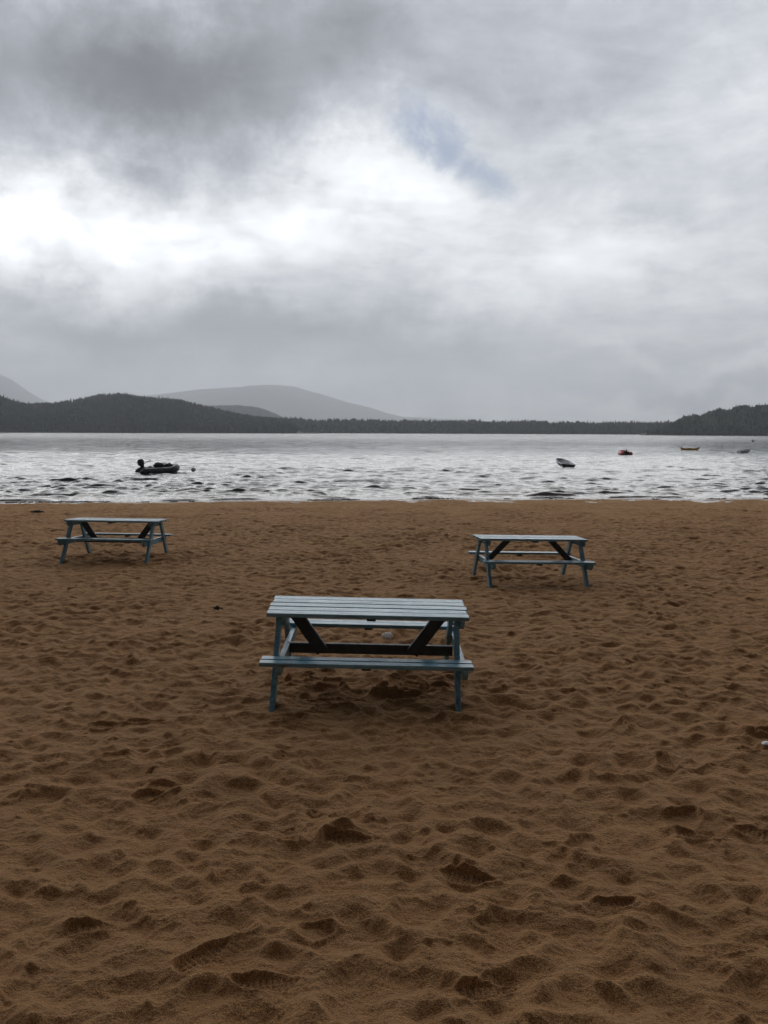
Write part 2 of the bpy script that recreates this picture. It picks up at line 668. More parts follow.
m_sand, b = new_mat('coarse_brown_sand')
wp = world_pos()
g1 = noise(wp, 200, 2, 0.6)
g2 = noise(wp, 90, 4, 0.65)
g3 = noise(wp, 1.1, 4, 0.55)
g4 = noise(wp, 14, 4, 0.6)
g5 = noise(wp, 70, 3, 0.7)
c1 = mixc(maprange(g1, 0.40, 0.62), (0.060, 0.024, 0.008), (0.640, 0.315, 0.112))
c2 = mixc(maprange(g2, 0.35, 0.70), (0.135, 0.057, 0.018), (0.420, 0.202, 0.071))
cc = mixc(0.35, c1, c2)
cc = mixc(maprange(g3, 0.35, 0.68, 0, 0.30), cc, (0.200, 0.097, 0.036))
cc = mixc(maprange(g4, 0.45, 0.75, 0, 0.35), cc, (0.275, 0.144, 0.060))
cc = mixc(maprange(g5, 0.52, 0.72, 0, 0.55), cc, (0.065, 0.031, 0.013))
cc = mixc(maprange(g5, 0.48, 0.30, 0, 0.5), cc, (0.450, 0.272, 0.130))
# pale grit and dark flecks
vor = V.nt.nodes.new('ShaderNodeTexVoronoi')
V.nt.links.new(wp, vor.inputs['Vector'])
vor.inputs['Scale'].default_value = 60
sepc = V.nt.nodes.new('ShaderNodeSeparateColor')
V.nt.links.new(vor.outputs['Color'], sepc.inputs[0])
rnd = V(sepc.outputs[0])
dot = maprange(V(vor.outputs['Distance']), 0.10, 0.20, 1, 0)
cc = mixc(dot * maprange(rnd, 0.975, 0.985), cc, (0.62, 0.55, 0.46))
cc = mixc(dot * maprange(rnd, 0.05, 0.03), cc, (0.05, 0.035, 0.025))
att = V.nt.nodes.new('ShaderNodeAttribute')
att.attribute_name = 'wet'
wet = V(att.outputs['Fac'])
cc = mixc(wet * 0.75, cc, (0.100, 0.050, 0.022))
setin(b, 'Base Color', cc)
setin(b, 'Roughness', maprange(wet, 0, 1, 0.80, 0.35))
setin(b, 'Specular IOR Level', maprange(wet, 0, 1, 0.22, 0.5))
setin(b, 'Sheen Weight', 1.0)
setin(b, 'Sheen Roughness', 0.35)
b.inputs['Sheen Tint'].default_value = (1.0, 0.60, 0.29, 1)
hb = g1 * 0.35 + g2 * 0.65
bump(b, hb + noise(wp, 45, 4, 0.6) * 0.9, 1.0, 0.011)

sand = np_mesh('sand_beach', np.stack([XG, YG, ZG], -1).reshape(-1, 3), grid_faces(len(YR), nC), m_sand, smooth=True)
tag(sand, kind='structure')
wet_a = sstep(-1.2, -0.15, YG - shore_y(XG) + 0.25 * fbm(XG / 0.8, YG / 0.8, 2, 5))
at = sand.data.attributes.new('wet', 'FLOAT', 'POINT')
at.data.foreach_set('value', wet_a.astype(np.float32).ravel())

# ------------------------------------------------------------------ lake
yw = [30.5]
while yw[-1] < 3000:
    d = yw[-1]
    yw.append(d + (0.045 + 0.0 * d if d < 36 else 0.045 + 0.0020 * (d - 36) + 0.000020 * (d - 36) ** 2))
YW = np.array(yw)
NW = 900
sW = np.linspace(-1, 1, NW)
# stretch the last columns so that the water reaches far to the sides
sW = np.sign(sW) * np.where(np.abs(sW) < .93, np.abs(sW) / .93, 1 + ((np.abs(sW) - .93) / .07) ** 2 * 5)
hw = 0.56 * YW + 3
XW = sW[None, :] * hw[:, None]
YWg = np.repeat(YW[:, None], NW, 1)
dy = np.gradient(YW)[:, None]
dx = 2 * hw[:, None] / NW / .93
D = YWg - shore_y(XW)          # metres out from the water's edge


def band(wl):   # drop waves that the mesh cannot carry
    return np.clip(1.4 - np.maximum(dy, dx) / (wl * 0.42), 0, 1)


wx = XW + 0.5 * perlin(XW / 5, YWg / 5, 2)
wy = YWg + 0.10 * XW + 0.8 * perlin(XW / 4, YWg / 4, 6)
gust = 0.75 + 0.5 * perlin(XW / 24, YWg / 15, 8)
ZW = 0.05 * fbm(wx / 4.2, wy / 1.9, 2, 51) * band(1.7)
n_a = np.clip(perlin(wx / 2.0, wy / 0.85, 55) + .25 * perlin(wx / .9, wy / .6, 56) - .09, 0, 1)
ZW = ZW + 0.34 * n_a * band(0.60)
n_b = np.clip(perlin(wx / 0.95 + 3, wy / 0.48, 58) + .25 * perlin(wx / .4, wy / .3, 57) - .05, 0, 1)
ZW = ZW + 0.22 * n_b * band(0.34)
ZW = ZW + 0.004 * perlin(wx / 0.4, wy / 0.2, 61) * band(0.2)
ZW = ZW * gust
ZW = ZW * (0.25 + 0.75 * sstep(0.0, 3.5, D))
# small waves breaking on the edge
for (off, amp, wl, sd, thr) in ((0.40, .09, 2.6, 71, -.05), (1.3, .10, 4.0, 74, .02), (2.8, .10, 4.0, 77, .08), (5.0, .09, 5.0, 79, .10)):
    cen = D - off - 0.5 * perlin(XW / 4.0, XW * 0 + off, sd + 1)
    al = sstep(thr, thr + .22, perlin(XW / wl, XW * 0 + 2.3 + off, sd) + .12 * perlin(XW / .8, YWg / .8, sd + 3))
    prof = np.where(cen < 0, np.exp(-(cen / .13) ** 2), np.exp(-(cen / .42) ** 2))
    ZW = ZW + amp * al * prof
ZWf = WATER_Z + ZW
water = np_mesh('lake', np.stack([XW, YWg, ZWf], -1).reshape(-1, 3), grid_faces(len(YW), NW), None, smooth=True)
tag(water, kind='structure')
at = water.data.attributes.new('offshore', 'FLOAT', 'POINT')
at.data.foreach_set('value', D.astype(np.float32).ravel())

m_w, b = new_mat('lake_water')
att = V.nt.nodes.new('ShaderNodeAttribute')
att.attribute_name = 'offshore'
D_ = V(att.outputs['Fac'])
wpn = world_pos()
shal = maprange(D_ + (noise(wpn, 0.8, 3) - 0.5) * 2.0, 0.3, 9.0)
cw_ = mixc(shal, (0.060, 0.040, 0.024), (0.026, 0.036, 0.045))
fn = noise(world_pos((1, 1.6, 1)), 5.0, 6, 0.7)
foam = maprange(D_ + (noise(wpn, 0.55, 3) - 0.5) * 0.9 + (noise(wpn, 3.0, 2) - .5) * .3, 0.34, 0.05, 0.0, 1.0) * maprange(fn, 0.42, 0.60)
cw_ = mixc(foam, cw_, (0.62, 0.60, 0.57))
setin(b, 'Base Color', cw_)
setin(b, 'Roughness', V.m('MAXIMUM', maprange(foam, 0, 1, 0.07, 0.8), maprange(D_, 60, 500, 0.07, 0.24)))
setin(b, 'IOR', 1.36)
# ripples: fine near, longer wind waves far out where the mesh no longer carries them
rip = noise(world_pos((1, 2.0, 1)), 3.2, 3, 0.55)
rip2 = noise(world_pos((1, 2.2, 1)), 0.85, 4, 0.6)
rip3 = noise(world_pos((1, 2.6, 1)), 0.22, 3, 0.55)
farf = maprange(D_, 25, 160, 0.0, 1.0)
lane = maprange(noise(world_pos((1, 0.45, 1)), 0.055, 4, 0.6), .32, .68, 0.15, 1.5)
lane2 = maprange(noise(world_pos((1, 1.3, 1)), 0.35, 3, 0.6), .35, .65, 0.3, 1.4)
pk1 = maprange(rip2, .50, .80, 0, 1)      # steep little crests with calmer water between
pk2 = maprange(rip3, .50, .78, 0, 1)
hgt = rip * 0.02 * lane2 + pk1 * lane2 * (farf * 0.30 + .02) + pk2 * lane * (farf * 1.3)
bump(b, hgt, 1.0, 1.0)
water.data.materials.append(m_w)

# ------------------------------------------------------------------ land beyond the lake
m_hill, b = new_mat('hill_ground')
n = noise(world_pos(), 0.01, 6, 0.6)
setin(b, 'Base Color', mixc(maprange(n, .35, .65), (0.012, 0.017, 0.008), (0.026, 0.032, 0.015)))
setin(b, 'Roughness', 0.95)
m_mtn, b = new_mat('mountain_ground')
n = noise(world_pos(), 0.0015, 8, 0.62)
setin(b, 'Base Color', mixc(maprange(n, .38, .62), (0.240, 0.250, 0.255), (0.320, 0.328, 0.330)))
setin(b, 'Roughness', 0.95)
m_fol, b = new_mat('conifer_foliage')
at_ = V.nt.nodes.new('ShaderNodeAttribute')
at_.attribute_name = 'shade'
f = V(at_.outputs['Fac'])
n = noise(world_pos(), 0.7, 4, 0.6)
c = mixc(f, (0.006, 0.016, 0.006), (0.036, 0.062, 0.020))
c = mixc(maprange(n, .35, .65, 0, .5), c, (0.030, 0.036, 0.016))
setin(b, 'Base Color', c)
setin(b, 'Roughness', 0.85)
setin(b, 'Specular IOR Level', 0.2)


def profile(pts, dist):
    """skyline given as picture places -> azimuths and heights above the water at a distance"""
    A, Hh = [], []
    for u, v in pts:
        d = ray(u, v)
        A.append(math.atan2(d.x, d.y))
        Hh.append(d.z / math.hypot(d.x, d.y) * dist + CAM_H - WATER_Z)
    return np.array(A), np.array(Hh)


def land(name, pts, d0, dr, d1, mat, rough, tree_h, na=420, nr=70, azpad=(0.25, 0.25), seed=0, shape=1.0):
    A, Hh = profile(pts, dr)
    Hh = np.maximum(Hh - tree_h, 0.3)
    a = np.linspace(A[0] - azpad[0], A[-1] + azpad[1], na)
    rr = np.concatenate([np.linspace(d0 * 0.985, dr, nr), np.linspace(dr, d1, nr // 3)[1:]])

    def height(aa, r_):
        hh = np.interp(aa, A, Hh)
        d0v = d0 * (1 + 0.012 * np.sin(aa * 37 + seed) + 0.008 * np.sin(aa * 91 + seed))
        t = np.clip((r_ - d0v) / (dr - d0v), -0.05, 1)
        up = np.where(t > 0, np.sin(np.clip(t, 0, 1) * PI / 2) ** shape, t * 0.2)
        dn = 1 - 0.6 * sstep(dr, d1, r_)
        z = hh * up * dn
        x_, y_ = r_ * np.sin(aa), r_ * np.cos(aa)
        z = z * (1 + rough * fbm(x_ / (dr * 0.12), y_ / (dr * 0.12), 4, 80 + seed) * np.clip(t * 3, 0, 1) * np.clip((1 - t) * 3 + .12, 0, 1))
        z = z + np.where(t > 0, .5, -1.5 * np.clip(-t * 20, 0, 1))
        return z
    AA, RR = np.meshgrid(a, rr)
    ZZ = height(AA, RR) + WATER_Z
    o = np_mesh(name, np.stack([RR * np.sin(AA), RR * np.cos(AA), ZZ], -1).reshape(-1, 3),
                grid_faces(len(rr), na), mat, smooth=True)
    tag(o, kind='structure')
    return height, A


def forest(name, label, height, a0, a1, ra, rb, n, hmin, hmax, leafy=0.1, front=None, seed=0, taper=0):
    r_ = np.random.default_rng(seed)
    az_ = r_.uniform(a0, a1, n)
    ra_ = np.sqrt(r_.uniform(ra * ra, rb * rb, n))
    if front:   # a denser first row along the shore
        k = n // 5
        ra_[:k] = r_.uniform(ra, ra + front, k)
    z0 = np.maximum(height(az_, ra_), -.3) + WATER_Z
    x0, y0 = ra_ * np.sin(az_), ra_ * np.cos(az_)
    dens = fbm(x0 / 60, y0 / 60, 3, seed)
    hgt = hmin + (hmax - hmin) * np.clip(r_.beta(2.2, 2.6, n) + 0.35 * dens, 0, 1.25)
    if taper: hgt = hgt * np.clip((az_ - a0) / taper, .30, 1)
    rad = hgt * r_.uniform(0.15, 0.24, n)
    kind = (r_.random(n) < leafy)
    shade = np.clip(r_.normal(0.30, 0.18, n) + 0.4 * dens + kind * 0.35, 0, 1)
    ns = 7
    # rings (radius, height) of a spruce and of a rounder broadleaf crown
    con = np.array([(0.10, 0.0), (0.95, 0.13), (0.50, 0.42), (0.72, 0.40), (0.28, 0.72), (0.42, 0.68), (0.03, 1.0)])
    rnd_ = np.array([(0.25, 0.0), (1.25, 0.22), (1.75, 0.42), (1.75, 0.58), (1.45, 0.74), (0.9, 0.86), (0.25, 0.92)])
    prof = np.where(kind[:, None, None], rnd_[None], con[None])
    th = (np.arange(ns) / ns * 2 * PI)[None, None, :] + r_.uniform(0, 6, n)[:, None, None]
    jit = r_.uniform(0.65, 1.3, (n, 7, ns))
    R = prof[:, :, 0:1] * rad[:, None, None] * jit
    vz = z0[:, None, None] + prof[:, :, 1:2] * hgt[:, None, None] * np.ones((1, 1, ns)) + (r_.random((n, 7, ns)) - .5) * hgt[:, None, None] * .05
    vx = x0[:, None, None] + R * np.cos(th) + (vz - z0[:, None, None]) * r_.normal(0, .02, n)[:, None, None]
    vy = y0[:, None, None] + R * np.sin(th)
    Vt = np.stack([vx, vy, vz], -1).reshape(-1, 3)
    base = (np.arange(n) * 7 * ns)[:, None, None]
    i = np.arange(6)[:, None] * ns
    j = np.arange(ns)[None, :]
    q = np.stack([i + j, i + (j + 1) % ns, i + ns + (j + 1) % ns, i + ns + j], -1).reshape(1, -1, 4)
    Fc = (base + q).reshape(-1, 4)
    o = np_mesh(name, Vt, Fc, m_fol)
    tag(o, label, 'forest', kind='stuff')
    at = o.data.attributes.new('shade', 'FLOAT', 'POINT')
    at.data.foreach_set('value', np.repeat(shade, 7 * ns).astype(np.float32))
    return o


hA = [(-160, 388), (-60, 392), (0, 398), (20, 403.7), (33, 405), (59, 403), (78, 399), (98, 395), (117, 394), (156, 398), (180, 402), (203, 407.6),
      (219, 411.5), (242, 416), (266, 418.6), (284, 420.5), (296, 425), (304, 431)]
fA, _ = land('wooded_hill', hA, 900, 1180, 1700, m_hill, 0.25, 7.5, seed=1, azpad=(.1, .02))
forest('pine_forest', 'dark conifer forest covering the rounded hill on the far left shore', fA, azel(-90, 430)[0], azel(296, 430)[0], 896, 1230, 12500, 5, 11, .06, 12, 5)
hB = [(120, 412), (160, 408), (199, 406), (219, 405.7), (238, 405.3), (258, 407.6), (273, 412.7), (285, 418.5), (300, 424)]
fB, _ = land('distant_hill', hB, 2600, 3000, 3700, m_hill, 0.1, 9.0, na=260, seed=2, azpad=(.05, .03))
forest('pine_forest', 'hazier wooded hill showing behind the end of the dark left hill', fB, azel(180, 430)[0], azel(292, 430)[0], 2750, 3060, 2600, 7, 13, 0, None, 6)
hC = [(40, 412), (100, 404), (150, 396), (200, 389.5), (234, 387.5), (250, 386.6), (273, 385.6), (293, 386.6), (317, 392.6), (348, 402), (372, 408.3), (387, 413.7),
      (403, 417.6), (442, 419.5), (520, 422), (640, 424), (780, 426)]
land('mountain', hC, 6600, 8000, 9600, m_mtn, 0.22, 0.0, seed=3, shape=1.3)
hD = [(-260, 370), (-120, 366), (-40, 367), (0, 373.7), (12, 379.5), (31, 393), (47, 402), (80, 412), (140, 424)]
land('mountain', hD, 8000, 9000, 10500, m_mtn, 0.15, 0.0, na=260, seed=4, shape=1.3)
hE = [(255, 419), (301, 419), (328, 419.6), (387, 420.8), (426, 420.8), (465, 421), (504, 422), (536, 420.8), (551, 423), (570, 422.8),
      (623, 423), (660, 422.5), (760, 420)]
fE, _ = land('far_shore', hE, 1100, 1215, 1800, m_hill, 0.05, 11.5, seed=5, azpad=(.02, .2))
forest('pine_forest', 'low belt of conifers along the middle of the far shore', fE, azel(250, 430)[0], azel(800, 430)[0], 1096, 1240, 7000, 7.5, 15, .10, 14, 7)
hF = [(640, 431), (652, 424), (660.5, 422), (678.5, 421), (684, 418.3), (696.5, 417), (707, 416), (716, 411.5), (730.6, 411), (736, 407.5), (747, 408),
      (768, 407), (800, 403), (900, 392), (1000, 388)]
fF, _ = land('wooded_headland', hF, 830, 945, 1500, m_hill, 0.12, 8.5, seed=6, azpad=(.0, .1))
forest('pine_forest', 'wooded headland rising along the right shore with ragged conifer tops', fF, azel(646, 430)[0], azel(860, 430)[0], 827, 985, 3600, 6, 13.5, .22, 10, 8, .04)

# ------------------------------------------------------------------ haze
m_hz = bpy.data.materials.new('haze')
m_hz.use_nodes = True
nt = m_hz.node_tree
for n in list(nt.nodes): nt.nodes.remove(n)
o_ = nt.nodes.new('ShaderNodeOutputMaterial')
pv = nt.nodes.new('ShaderNodeVolumePrincipled')
pv.inputs['Color'].default_value = (0.90, 0.95, 1.0, 1)
pv.inputs['Density'].default_value = 0.00022
pv.inputs['Anisotropy'].default_value = 0.35
nt.links.new(pv.outputs[0], o_.inputs['Volume'])
bm = bmesh.new()
add_box(bm, (0, 5700, 395), (20000, 12600, 800))
hz = bm_obj('haze', bm, m_hz)
tag(hz, 'pale rain haze filling the air over lake and hills', 'haze', kind='stuff')

# ------------------------------------------------------------------ materials for things


def paint_mat(name, ax, dark=1.0):
    """weathered blue-grey paint on sawn boards, grain running along one axis"""
    m, b = new_mat(name)
    sc_ = [9.0, 9.0, 9.0]
    sc_[ax] = 0.9
    c = coords('Object', tuple(sc_))
    oi = V.nt.nodes.new('ShaderNodeObjectInfo')   # every board set weathers in its own way
    ofs = V(oi.outputs['Random']) * 37.0
    V.nt.links.new(combine(ofs, ofs, ofs), c.node.inputs['Location'])
    grain = noise(c, 6.0, 6, 0.65, 0.4)
    patch = noise(coords(), 2.2, 4, 0.6)
    wear = noise(c, 2.0, 5, 0.7, 0.8)
    col = mixc(maprange(grain, .34, .66), (0.080, 0.195, 0.265), (0.185, 0.360, 0.450))
    col = mixc(maprange(patch, .40, .70, 0, .6), col, (0.115, 0.240, 0.300))
    col = mixc(maprange(wear, .55, .68, 0, .85), col, (0.085, 0.080, 0.075))
    sp = noise(coords(), 26.0, 3, 0.5)
    col = mixc(maprange(sp, .66, .74, 0, .7), col, (0.06, 0.065, 0.07))
    setin(b, 'Base Color', col)
    setin(b, 'Roughness', maprange(wear, .3, .7, 0.24, 0.42))
    setin(b, 'Specular IOR Level', 0.34)
    bump(b, grain, 0.25, 0.002)
    return m


m_px = paint_mat('blue_grey_paint_lengthwise', 0)
m_pz = paint_mat('blue_grey_paint_upright', 2)
m_py = paint_mat('blue_grey_paint_crosswise', 1)
m_brace = simple_mat('dark_timber', (0.020, 0.029, 0.035), 0.6, .3, 9)  # near-black tone for braces, stretcher and battens
m_bolt = simple_mat('dull_steel', (0.22, 0.20, 0.18), 0.5, .2, 30)

# ------------------------------------------------------------------ picnic tables
HL, TH, SH, TW = 0.90, 0.7476, 0.4207, 0.345
BT = 0.036


def boards(name, parent, ys_, z, wid, seed, hl=HL):
    bm = bmesh.new()
    r_ = random.Random(seed)
    for y in ys_:
        l = hl + r_.uniform(-.006, .006)
        dz = r_.uniform(-.0025, .0025)
        R = Matrix.Rotation(r_.uniform(-.008, .008), 3, 'X') @ Matrix.Rotation(r_.uniform(-.0018, .0018), 3, 'Z')
        add_box(bm, (r_.uniform(-.004, .004), y, z - BT / 2 + dz), (2 * l, wid, BT), R)
    return bm_obj(name, bm, m_px, parent, bevel=.004)


def make_table(outward):
    root = empty('picnic_table', (0, 0, 0))
    boards('tabletop', root, [-.280, -.140, 0, .140, .280], TH, .118, 3)
    zc = TH - BT          # underside of the top
    zs = SH - BT
    for sg, sd in ((-1, 5), (1, 6)):
        st_ = boards('seat', root, [sg * .580, sg * .678], SH, .088, sd)
        bm = bmesh.new()
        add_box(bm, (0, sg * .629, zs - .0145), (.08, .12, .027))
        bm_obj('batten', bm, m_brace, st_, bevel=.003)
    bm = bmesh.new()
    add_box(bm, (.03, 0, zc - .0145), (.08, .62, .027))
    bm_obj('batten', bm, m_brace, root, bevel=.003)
    for sx in (-1, 1):
        xl = sx * .793
        xb = xl + .048        # beams are bolted to the same side of both leg pairs
        for sy in (-1, 1):
            bm = bmesh.new()
            add_beam(bm, (xl, sy * .215, zc - .002), (xl, sy * .715, -.07), .095, .044, (1, 0, 0))
            lg = bm_obj('leg', bm, m_pz, root, bevel=.003)
            for yy, z_ in ((.245, zc - .05), (.475, zs - .06)):
                bm = bmesh.new()
                add_tube(bm, [(xl - .030, sy * yy, z_), (xl - .0215, sy * yy, z_)], .010, 8)
                bm_obj('bolt', bm, m_bolt, lg)
        # seat bearer with cut-away ends
        bm = bmesh.new()
        y1 = .725
        add_prism(bm, [(-y1, zs - .001), (-y1, zs - .045), (-y1 + .07, zs - .1), (y1 - .07, zs - .1), (y1, zs - .045), (y1, zs - .001)],
                  0, xb - .0225, xb + .0225)
        bm_obj('crossbeam', bm, m_py, root, bevel=.003)
        bm = bmesh.new()
        y1 = .315
        add_prism(bm, [(-y1, zc - .001), (-y1, zc - .04), (-y1 + .05, zc - .09), (y1 - .05, zc - .09), (y1, zc - .04), (y1, zc - .001)],
                  0, xb - .0225, xb + .0225)
        bm_obj('top_bearer', bm, m_py, root, bevel=.003)
        bm = bmesh.new()
        if outward:
            add_beam(bm, (sx * .36, 0, zc - .01), (sx * .74, 0, zs - .07), .095, .044, (0, 1, 0))
        else:
            add_beam(bm, (sx * .675, -.047, zc - .025), (sx * .415, -.047, zs - .062), .112, .044, (0, 1, 0))
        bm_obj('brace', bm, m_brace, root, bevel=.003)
    if not outward:
        bm = bmesh.new()
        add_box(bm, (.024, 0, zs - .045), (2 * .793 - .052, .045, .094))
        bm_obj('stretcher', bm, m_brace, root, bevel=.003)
    return root


def copy_tree(o, parent=None):
    c = o.copy()
    COL.objects.link(c)
    c.parent = parent
    for ch in [q for q in bpy.data.objects if q.parent == o]:
        copy_tree(ch, c)
    return c


def place(o, T, flip=False):
    o.location = T['loc']
    s = -1 if flip else 1
    o.rotation_euler = (s * T['ty'], -s * T['tx'], T['yaw'] + (PI if flip else 0))


G = 'picnic tables standing on the beach'
t1 = make_table(False)
t2 = copy_tree(t1)
t3 = make_table(True)
place(t1, T1)
place(t2, T2, True)
place(t3, T3)
tag(t1, 'large blue-grey picnic table nearest the viewer, its five top boards showing', 'picnic table', G)
tag(t2, 'small far blue-grey picnic table on the left, nearest the water', 'picnic table', G)
tag(t3, 'middle-distance blue-grey picnic table on the right, braces spreading outward to its ends', 'picnic table', G)

# ------------------------------------------------------------------ boats
m_blk = simple_mat('black_rubber', (0.022, 0.023, 0.025), 0.42, .3, 12)
m_dgr = simple_mat('dark_grey_hypalon', (0.045, 0.050, 0.055), 0.45, .25, 6)
m_red = simple_mat('red_hypalon', (0.72, 0.020, 0.030), 0.42, .2, 6)
m_wht = simple_mat('white_glassfibre', (0.78, 0.80, 0.82), 0.35, .12, 5)
m_wdk = simple_mat('grimy_dark_hull', (0.05, 0.052, 0.055), 0.45, .3, 5)
m_hull = simple_mat('pale_grey_hull', (0.34, 0.36, 0.38), 0.4, .2, 5)
m_gry = simple_mat('grey_boat_interior', (0.72, 0.75, 0.77), 0.55, .2, 4)
m_yel = simple_mat('yellow_plastic', (0.95, 0.48, 0.03), 0.38, .15, 5)
m_org = simple_mat('orange_plastic', (0.65, 0.20, 0.04), 0.4, .15, 9)
m_cover = simple_mat('black_canvas', (0.020, 0.021, 0.022), 0.85, .3, 14, .01)
m_wood = simple_mat('varnished_thwart', (0.20, 0.13, 0.07), 0.5, .3, 6)


def inflatable(tube_mat, L_, Wd, rt, tilt_engine, luggage):
    """bow towards +X, origin on the waterline at mid length"""
    root = empty('inflatable_boat', (0, 0, 0))
    hw_ = Wd / 2 - rt
    pts, rad = [], []
    xs = L_ / 2
    pts.append((-xs, -hw_, rt * .55)); rad.append(rt * .25)
    pts.append((-xs + .22, -hw_, rt * .62)); rad.append(rt * .95)
    for x in (-.35, -.1, .15): pts.append((x * L_, -hw_, rt * .65)); rad.append(rt)
    cx = xs - rt - hw_ * 1.1
    for k in range(13):
        a = -PI / 2 + PI * k / 12
        pts.append((cx + math.cos(a) * hw_ * 1.1, math.sin(a) * hw_, rt * .65 + .20 * math.cos(a) ** 1.5 * 1.0 if math.cos(a) > 0 else rt * .65))
        rad.append(rt * (1 - .06 * max(0, math.cos(a))))
    for x in (.15, -.1, -.35): pts.append((x * L_, hw_, rt * .65)); rad.append(rt)
    pts.append((-xs + .22, hw_, rt * .62)); rad.append(rt * .95)
    pts.append((-xs, hw_, rt * .55)); rad.append(rt * .25)
    bm = bmesh.new()
    add_tube(bm, pts, rad, 16)
    tb = bm_obj('tube', bm, tube_mat, root, smooth=True)
    # rubbing strake
    bm = bmesh.new()
    st_ = []
    for i in range(1, len(pts) - 1):
        p = Vector(pts[i]); q = Vector(pts[i + 1]) - Vector(pts[i - 1])
        nrm = Vector((q.y, -q.x, 0)).normalized()
        st_.append(p + nrm * rad[i] * 1.0)
    add_tube(bm, st_, .022, 6)
    bm_obj('rubbing_strake', bm, m_blk, tb)
    bm = bmesh.new()
    add_box(bm, (-.02 * L_, 0, .03), (L_ * .80, 2 * hw_ - rt * .6, .03))
    bm_obj('floor', bm, m_dgr, root)
    bm = bmesh.new()
    add_box(bm, (-xs + .36, 0, .20), (.045, 2 * hw_ - rt * 1.5, .44))
    bm_obj('transom', bm, m_wdk, root, bevel=.006)
    bm = bmesh.new()
    add_box(bm, (.05, 0, .34), (.24, 2 * hw_ - rt * 1.2, .03))
    bm_obj('seat', bm, m_dgr, root, bevel=.006)
    # outboard engine
    e = empty('outboard_engine', (-xs + .27, 0, .42))
    e.scale = (1.25, 1.25, 1.2) if luggage else (.6, .6, .6)
    e.parent = root
    e.rotation_euler = (0, tilt_engine, 0)
    bm = bmesh.new()
    add_lathe(bm, [(0, -.02), (.10, 0), (.135, .06), (.15, .17), (.14, .27), (.095, .345), (0, .365)], (0, 0, .10), 16)
    for v in bm.verts: v.co.x *= 1.2; v.co.y *= .85
    bm_obj('cowl', bm, m_blk, e, smooth=True)
    bm = bmesh.new()
    add_beam(bm, (0, 0, .13), (-.02, 0, -.42), .13, .07, (0, 1, 0))
    add_beam(bm, (.10, 0, .10), (.10, 0, -.14), .05, .16, (0, 1, 0))
    bm_obj('leg', bm, m_blk, e, bevel=.01)
    bm = bmesh.new()
    add_tube(bm, [(.12, 0, .17), (.40, .03, .26), (.52, .03, .27)], [.018, .018, .024], 8)
    bm_obj('tiller', bm, m_blk, e)
    bm = bmesh.new()
    add_lathe(bm, [(0, -.05), (.05, -.03), (.05, .03), (0, .05)], (0, 0, -.42), 10)
    for k in range(3):
        a = 2 * PI * k / 3
        add_beam(bm, (-.05, math.cos(a) * .03, -.42 + math.sin(a) * .03), (-.06, math.cos(a) * .11, -.42 + math.sin(a) * .11), .06, .01, (1, .4, 0))
    bm_obj('propeller', bm, m_blk, e)
    return root


def lump(name, loc, size, mat, seed, parent=None, amp=.18, sub=3):
    """a soft irregular bundle"""
    bm = bmesh.new()
    bmesh.ops.create_icosphere(bm, subdivisions=sub, radius=1)
    co = np.array([v.co for v in bm.verts])
    nn = fbm(co[:, 0] * 1.3 + seed, co[:, 1] * 1.3 + co[:, 2] * .9, 3, seed)
    for v, q in zip(bm.verts, nn):
        v.co *= 1 + amp * 2 * q
        if v.co.z < -.6: v.co.z = -.6 + (v.co.z + .6) * .2
        v.co = Vector((v.co.x * size[0], v.co.y * size[1], v.co.z * size[2]))
    o = bm_obj(name, bm, mat, parent, smooth=True)
    o.location = loc
    return o


wx_, wy_ = on_water(156.5, 474)
ib = inflatable(m_dgr, 2.75, 1.6, .25, -.15, True)
ib.location = (wx_, wy_ + .6, WATER_Z + .02)
ib.rotation_euler = (.02, -.02, .55)
tag(ib, 'dark inflatable dinghy with black outboard engine moored off the left beach', 'inflatable boat')
c, s = math.cos(.55), math.sin(.55)


def in_boat(o, bx_, by_, bz_):
    o.location = (ib.location[0] + c * bx_ - s * by_, ib.location[1] + s * bx_ + c * by_, ib.location[2] + bz_)
    o.rotation_euler = (0, 0, .55)


g1_ = lump('canvas_bundle', (0, 0, 0), (.34, .30, .21), m_cover, 3)
in_boat(g1_, -.02, -.1, .50)
tag(g1_, 'rounded black canvas bundle amidships in the dark inflatable dinghy', 'bundle')
g2_ = lump('canvas_bundle', (0, 0, 0), (.38, .30, .30), m_cover, 8)
in_boat(g2_, .62, .0, .36)
tag(g2_, 'flatter black canvas bundle in the bow of the dark inflatable dinghy', 'bundle')
g3_ = lump('fuel_can', (0, 0, 0), (.24, .24, .26), m_cover, 12, amp=.08)
in_boat(g3_, -.55, .1, .20)
tag(g3_, 'black fuel tank beside the engine of the dark inflatable dinghy', 'fuel tank')

wx_, wy_ = on_water(627, 455)
rb = inflatable(m_red, 2.3, 1.5, .23, -.05, False)
rb.location = (wx_, wy_ + 1.0, WATER_Z + .02)
rb.rotation_euler = (0, 0, PI / 2 - .02)
tag(rb, 'small red inflatable boat seen stern-on with dark engine', 'inflatable boat')


